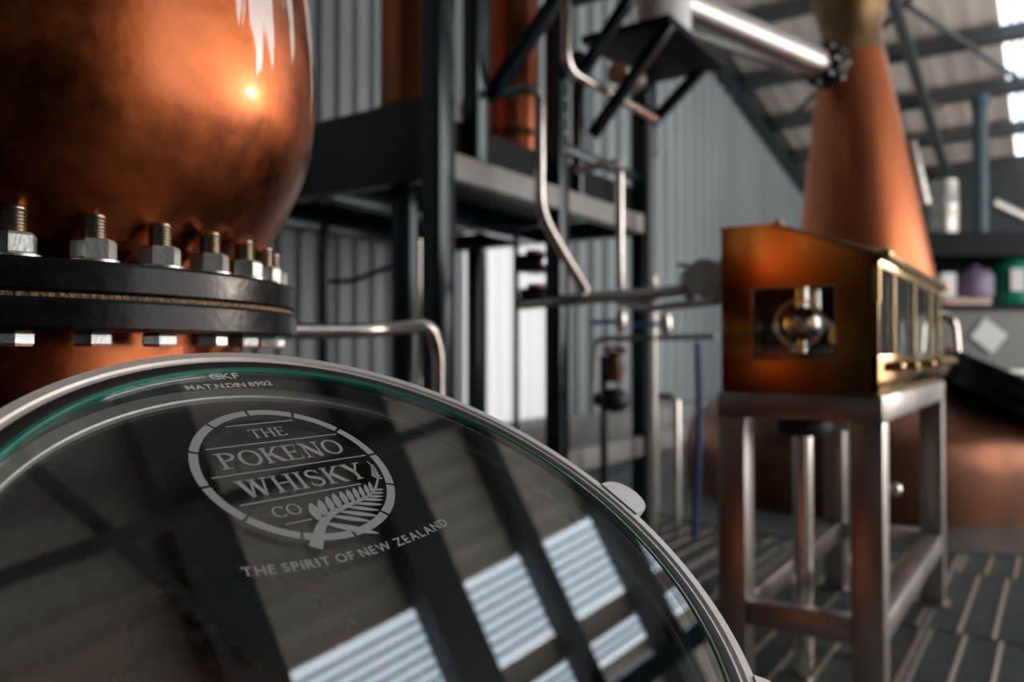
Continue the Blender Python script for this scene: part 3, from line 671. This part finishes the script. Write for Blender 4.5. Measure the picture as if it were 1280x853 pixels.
obj('window_pane', MB().box((wx0 + .001, SY0 + .003, wz0 + .001), (wx1 - .001, SY0 + .006, wz1 - .001)), M_pane, safe)
obj('back_panel', MB().box((SX0, SY0 + .008, ZT), (SX0 + .008, SY1 - .008, ZB)), M_brass, safe)
obj('base_plate', MB().box((SX0 + .008, SY0 + .008, ZT), (SX1, SY1 - .008, ZT + .012)), M_brassb, safe)
obj('roof_panel', MB().box((SX0 - .004, SY0 - .004, ZB), (XP + .004, SY1 + .004, ZB + .008)), M_brass, safe)
obj('lid', MB().bar((XP, (SY0 + SY1) / 2, ZB + .004), (SX1 + .008, (SY0 + SY1) / 2, ZF + .004), SY1 - SY0 + .012, .008, .002), M_brassb, safe)
for y in (SY0 + .02, (SY0 + SY1) / 2, SY1 - .08): obj('hinge', MB().cyl((XP, y, ZB + .012), (XP, y + .06, ZB + .012), .009), M_brassb, safe)
zf0, zf1 = ZT + .012, ZF - .004
mull = [SY0 + .012, SY0 + .27, SY0 + .66, SY0 + 1.06, SY1 - .012]
for y in mull: obj('front_post', MB().box((SX1 - .02, y - .008, zf0), (SX1, y + .008, zf1 - .02), .003), M_brassb, safe)
obj('front_rail', MB().box((SX1 - .022, SY0, zf1 - .03), (SX1 + .004, SY1, zf1), .006), M_brassb, safe); obj('front_rail', MB().box((SX1 - .02, SY0, zf0), (SX1 + .001, SY1, zf0 + .095), .003), M_brass, safe)
obj('rail_tube', MB().cyl((SX1 + .012, SY0 + .03, ZF + .002), (SX1 + .012, SY1 + .0, ZF + .002), .012), M_brassb, safe)
for y in (SY0 + .02, SY1): obj('rail_knob', MB().ball((SX1 + .014, y, ZF + .002), .019), M_brassb, safe)
obj('corner_catch', MB().cyl((SX1 - .002, SY0 - .004, ZF - .125), (SX1 - .002, SY0 - .004, ZF - .03), .009), M_brassb, safe)
for i in range(4): obj('front_pane', MB().box((SX1 - .012, mull[i] + .008, zf0 + .095), (SX1 - .008, mull[i + 1] - .008, zf1 - .03)), M_pane, safe)
obj('inner_partition', MB().box((SX0 + .02, SY0 + .64, ZT + .012), (SX1 - .05, SY0 + .65, ZB - .04)), M_darkpane, safe)
for y, x in ((SY0 + .20, -.60), (SY0 + .46, -.56), (SY0 + .84, -.58), (SY0 + 1.16, -.58)):
    bw = obj('collecting_bowl', MB().lathe([(.02, 0), (.06, .02), (.085, .06), (.088, .10), (.084, .10), (.080, .06), (.055, .025), (0, .02)], Vector((x, y, ZT + .014)), seg=32), M_steel, safe)
    obj('bowl_spout', MB().pipe([(x, y, ZT + .30), (x, y, ZT + .22), (x + .05, y, ZT + .20), (x + .05, y, ZT + .14)], .011, .03, 12), M_steel, bw)
    obj('hydrometer_jar', MB().lathe([(.028, 0), (.028, .012), (.02, .014), (.02, .20), (.018, .20), (.018, .016), (0, .014)], Vector((x + .125, y + .06, ZT + .013)), seg=20), M_pane, bw)
for y in (SY0 + .14, SY0 + .42, SY0 + .80): obj('front_tap', MB().cyl((SX1 - .01, y, ZT + .075), (SX1 + .022, y, ZT + .075), .014).ball((SX1 + .026, y, ZT + .075), .017), M_brassb, safe)
fc = Vector((onY(1003, 405, SY0 + .13).x, SY0 + .13, onY(1003, 405, SY0 + .13).z))
fk = obj('sampling_flask', MB().ball(fc, .052, (1, .8, 1), 24).cyl(fc + Vector((0, 0, .045)), fc + Vector((0, 0, .13)), .017), M_steel, safe, label='round chrome flask')
obj('flask_stem', MB().cyl((fc.x, fc.y, ZT + .012), fc - Vector((0, 0, .045)), .012), M_steel, fk)
obj('ring_clamp', MB().lathe([(.062, -.006), (.070, -.006), (.070, .006), (.062, .006)], fc - Vector((0, .035, 0)), (0, 1, 0), 28, True), M_steel, fk)
# spout and brass outlet at the far end of the safe
t = pipe('outlet_pipe', [(SX1 - .12, SY1 + .002, 1.13), (SX1 - .09, SY1 + .10, 1.15), (SX1 + .035, SY1 + .12, 1.15), (SX1 + .045, SY1 + .12, 1.00)], .017, M_steel, 'curved chrome outlet pipe at the far end of the spirit safe', .07)
pipe('brass_tube', [(SX1 + .035, SY0 + .90, ZT + .082), (SX1 + .035, SY1 + .10, ZT + .082)], .016, M_brassb, 'short brass tube along the foot of the spirit safe front')
# ---- stainless stand
stand = thing('safe_stand', ((SX0 + SX1) / 2, (SY0 + SY1) / 2, 0), 'brushed stainless stand with four square legs under the spirit safe', 'stand')
TW = .082; tx0, tx1, ty0, ty1 = SX0 - .01, SX1 + .012, SY0 - .012, SY1 + .012
obj('top_frame', MB().box((tx0, ty0, ZT - .072), (tx1, ty0 + .07, ZT - .002), .003).box((tx0, ty1 - .07, ZT - .072), (tx1, ty1, ZT - .002), .003).box((tx0, ty0 + .07, ZT - .072), (tx0 + .07, ty1 - .07, ZT - .002), .003).box((tx1 - .07, ty0 + .07, ZT - .072), (tx1, ty1 - .07, ZT - .002), .003), M_table, stand)
for x in (tx0, tx1 - TW):
    for y in (ty0, ty1 - TW):
        l = obj('leg', MB().box((x, y, .012), (x + TW, y + TW, ZT - .073), .004), M_table, stand); obj('foot_plate', MB().box((x - .02, y - .02, .003), (x + TW + .02, y + TW + .02, .012)), M_table, l)
for a, c in (((tx0 + TW, ty0 + .01), (tx1 - TW, ty0 + .07)), ((tx0 + TW, ty1 - .07), (tx1 - TW, ty1 - .01)), ((tx0 + .005, ty0 + TW), (tx0 + .07, ty1 - TW)), ((tx1 - .07, ty0 + TW), (tx1 - .004, ty1 - TW))):
    obj('stretcher', MB().box((*a, .215), (*c, .285), .003), M_table, stand)
# pipes below the safe
for i, (x, y) in enumerate(((-.66, 2.55), (-.55, 2.80))):
    t = thing('safe_downpipe', (x, y, .0), ('stainless downpipe with wide flange under the spirit safe', 'second stainless downpipe with side stub under the spirit safe')[i], 'pipe', 'downpipes under the spirit safe')
    obj('tube', MB().cyl((x, y, .004), (x, y, ZT - .14), .030), M_steel, t)
    obj('flange', MB().lathe([(.02, ZT - .14), (.075, ZT - .14), (.085, ZT - .12), (.085, ZT - .10), (.03, ZT - .08), (.02, ZT - .08)], Vector((x, y, 0)), seg=28, closed=True), M_blackp if i == 0 else M_steel, t)
    if i: obj('stub', MB().cyl((x, y, .56), (x + .10, y, .56), .014).ball((x + .11, y, .56), .022), M_steel, t)
obj('grating_glow', MB().box((-1.15, 2.45, -.09), (-.62, 3.12, -.05)), M_yellow, label='added yellow-glow tray below the grating under the spirit safe', cat='backing')  # added plate: its yellow colour stands in for light on the grating

# ------------------------------------------------------------------ far copper still with conical head
RX, RY = -1.170, 6.20
far = thing('conical_still', (RX, RY, 0), 'far copper pot still with a tall orange cone head behind the spirit safe', 'still', 'copper pot stills')
R0 = Vector((RX, RY, 0))
pr = arc_prof([(1.26, .012), (1.27, .22), (1.26, .38), (1.21, .50), (1.08, .62), (.90, .72), (.72, .80), (.55, .88), (.44, .98), (.405, 1.12), (.43, 1.28), (.488, 1.42)])
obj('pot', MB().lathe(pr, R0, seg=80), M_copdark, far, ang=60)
LEAN = Vector((-.035, -.024, 0))
def cone_ring(prof):
    b = MB().lathe(prof, R0, seg=64)
    for v in b.v: v += LEAN * (v.z - 1.36)
    return b
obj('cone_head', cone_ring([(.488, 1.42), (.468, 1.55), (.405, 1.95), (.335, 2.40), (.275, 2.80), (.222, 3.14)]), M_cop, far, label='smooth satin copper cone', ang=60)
obj('swan_neck', cone_ring(arc_prof([(.222, 3.14), (.205, 3.26), (.212, 3.38), (.245, 3.50), (.27, 3.66), (.26, 3.9)])), M_patina, far, label='patinated brown neck', ang=60)
obj('base_ring', MB().lathe([(1.262, .004), (1.86, .004), (1.86, .012), (1.262, .012)], R0, seg=80, closed=True), M_plate, far)
mc = Q(1270, 484, 4.95); mn = (camv(.42, -.20, .88)).normalized()
mw = obj('manway', MB().lathe([(.38, -.14), (.38, -.05), (.45, -.05), (.45, .0), (.38, .0)], mc, mn, 40).lathe([(0, .006), (.45, .006), (.45, .05), (.43, .06), (0, .06)], mc, mn, 40), M_black, far, label='black hinged manway cover')
obj('clamp_bar', MB().bar(mc + mn * .11 - RT * .35 + mn * 0, mc + mn * .11 + RT * .35, .03, .02), M_galv, mw)
sc_ = Q(1140, 218, 5.75)
sg = obj('sight_window', MB().bar(Q(1133, 180, 5.75), Q(1151, 258, 5.75), .20, .05, .008, upv=RT), M_galv, far, label='steel framed sight window on the cone side')
obj('window_collar', MB().bar(Q(1124, 188, 5.78), Q(1141, 254, 5.78), .16, .10, .008, upv=RT), M_patina, far)
# lyne arm
p0 = Q(1034, 83, 5.52); p1 = Q(872, 14, 4.95); p2 = Q(780, -26, 4.6)
la = thing('lyne_arm', p0, 'wide stainless lyne arm sloping from the cone head to the tower', 'pipe', GP)
obj('tube', MB().cyl(p0, p2, .095, 32), M_brush, la, ang=50)
dv = (p2 - p0).normalized()
fl = obj('cone_flange', MB().lathe([(.09, -.03), (.155, -.03), (.155, .012), (.09, .012)], p0, dv, 32, True).lathe([(.09, .02), (.155, .02), (.155, .055), (.09, .055)], p0, dv, 32, True), M_black, la, label='black bolted flange')
u_ = dv.cross(Vector((0, 0, 1))).normalized(); v_ = dv.cross(u_)
for k in range(8):
    a = k * math.pi / 4; c = p0 + (u_ * math.cos(a) + v_ * math.sin(a)) * .13
    obj('flange_bolt', MB().cyl(c - dv * .055, c + dv * .085, .016, 6), M_galv, fl)
obj('pipe_band', MB().lathe([(.096, -.03), (.112, -.03), (.112, .03), (.096, .03)], p1, dv, 32, True), M_black, la)
pipe('sloping_pipe', [Q(1000, 92, 5.9), Q(880, 48, 5.4), Q(800, 22, 5.0)], .03, M_galv, 'thin grey pipe sloping beneath the lyne arm')
# white clad vessel on the bracket
c = Vector((-1.80, 4.10, 2.702)); t = thing('clad_vessel', c, 'white clad vessel standing on the tower bracket plate', 'vessel')
obj('shell', MB().lathe([(0, 0), (.145, 0), (.15, .01), (.15, .9), (.1, .98), (0, 1.0)], c, seg=40), M_white, t); obj('top_band', MB().lathe([(.151, .24), (.156, .24), (.156, .28), (.151, .28)], c, seg=40, closed=True), M_galv, t)
c = Vector((-1.95, 3.95, 2.50)); obj('sensor_box', MB().lathe([(0, 0), (.06, 0), (.07, .02), (.07, .22), (.06, .24), (0, .24)], c - Vector((.0, .12, 0)), (0, 1, .1), 24), M_brush, tower)

# ------------------------------------------------------------------ far right background
D = 8.6
def qbox(name, px0, px1, py0, py1, d, dep, m, label=None, cat=None, group=None, parent=None, bev=.01):
    a = Q(px0, py1, d); c = Q(px1, py0, d); L = (Q(px1, py1, d) - a).length; M = Matrix.Translation(a) @ Matrix.Rotation(YAW, 4, 'Z')
    b = MB().box((0, 0, 0), (L, dep, c.z - a.z), bev, M); return obj(name, b, m, parent, label=label, cat=cat, group=group)
pl = thing('plant_shelf', Q(1230, 520, D), 'long dark steel shelf unit above a grey clad panel beyond the far still', 'shelf')
qbox('clad_panel', 1130, 1420, 388.5, 545, D, .6, M_grey, parent=pl); qbox('shelf_back', 1130, 1420, 322, 385, D + .62, .04, M_matte, parent=pl)
qbox('shelf_board', 1130, 1420, 381, 388, D - .02, .66, M_matte, parent=pl); qbox('upper_beam', 1130, 1420, 290, 320, D - .02, .66, M_matte, parent=pl)
tg = Q(1236, 420, D - .04); t = MB().box((-.15, -.003, -.13), (.15, .003, .13), 0, Matrix.Translation(tg) @ Matrix.Rotation(YAW, 4, 'Z') @ Matrix.Rotation(math.radians(38), 4, 'Y'))
obj('notice', t, M_paper, label='white square notice hung askew on the grey clad panel', cat='notice')
def drum(name, px0, px1, py0, py1, d, m, label, cat, tilt=0):
    a = Q((px0 + px1) / 2, py1, d); r = (px1 - px0) / 2 / F * d; h = (py1 - py0) / F * d
    t = thing(name, a, label, cat)
    obj('shell', MB().lathe([(0, 0), (r * .95, 0), (r, h * .06), (r, h * .62), (r * .94, h * .80), (r * .75, h * .93), (r * .4, h), (0, h)], a, (0, 0, 1), 32), m, t, ang=50); return t
g = drum('green_drum', 1239, 1300, 323, 381, D + .25, M_green, 'bright green round-shouldered drum on the dark shelf', 'drum'); c = Q(1272, 350, D - .02)
obj('drum_label', MB().box((-.07, -.004, -.12), (.07, .004, .12), 0, Matrix.Translation(c) @ Matrix.Rotation(YAW, 4, 'Z')), M_paper, g)
g = drum('purple_sack', 1196, 1240, 336, 372, D + .15, M_purple, 'mauve plastic sack lying beside the green drum', 'sack'); obj('tie', MB().ball(Q(1218, 337, D + .15), .06), M_purple, g)
qbox('pale_board', 1180, 1240, 372, 381, D + .05, .3, M_pink, 'flat pale pink board under the mauve sack', 'board')
qbox('white_carton', 1177, 1196, 341, 371, D + .1, .2, M_white, 'small white carton at the end of the dark shelf', 'carton')
c = Q(1180, 300, D + .2); r = 17 / F * D; t = thing('silver_duct', Vector((c.x, c.y, Q(1180, 290, D + .2).z)), 'silver foil duct standing on the dark shelf beam', 'duct')
zz = Q(1180, 222, D).z; z0 = Q(1226, 290, D - .02).z + .001
obj('duct_body', MB().lathe([(0, z0), (r, z0), (r, zz - .3), (r * 1.04, zz - .29), (r * 1.04, zz - .25), (r, zz - .24), (r, zz), (0, zz)], Vector((c.x, c.y, 0)), seg=28), M_galv, t); obj('duct_seam', MB().lathe([(r * 1.001, z0 + .2), (r * 1.05, z0 + .21), (r * 1.05, z0 + .24), (r * 1.001, z0 + .25)], Vector((c.x, c.y, 0)), seg=28, closed=True), M_galv, t)
c = Q(1226, 290, D + .35); c.z = Q(1226, 290, D - .02).z + .001; r = 9 / F * D; t = thing('vent_stack', Vector((c.x, c.y, c.z)), 'blue-grey capped vent stack rising above the shelf unit', 'pipe')
M_stack = mat('blue_grey_paint', (.05, .085, .105), .5); zt = Q(1226, 120, D + .35).z
obj('stack_tube', MB().cyl(c, (c.x, c.y, zt), r), M_stack, t); obj('stack_cap', MB().lathe([(r * 1.0, zt - .12), (r * 1.25, zt - .11), (r * 1.25, zt), (0, zt)], Vector((c.x, c.y, 0)), seg=24), M_stack, t)
pipe('sloping_strut', [Q(1241, 254, D + .3), Q(1300, 282, D + .3)], .06, M_galv, 'grey strut sloping off the vent stack above the shelf')
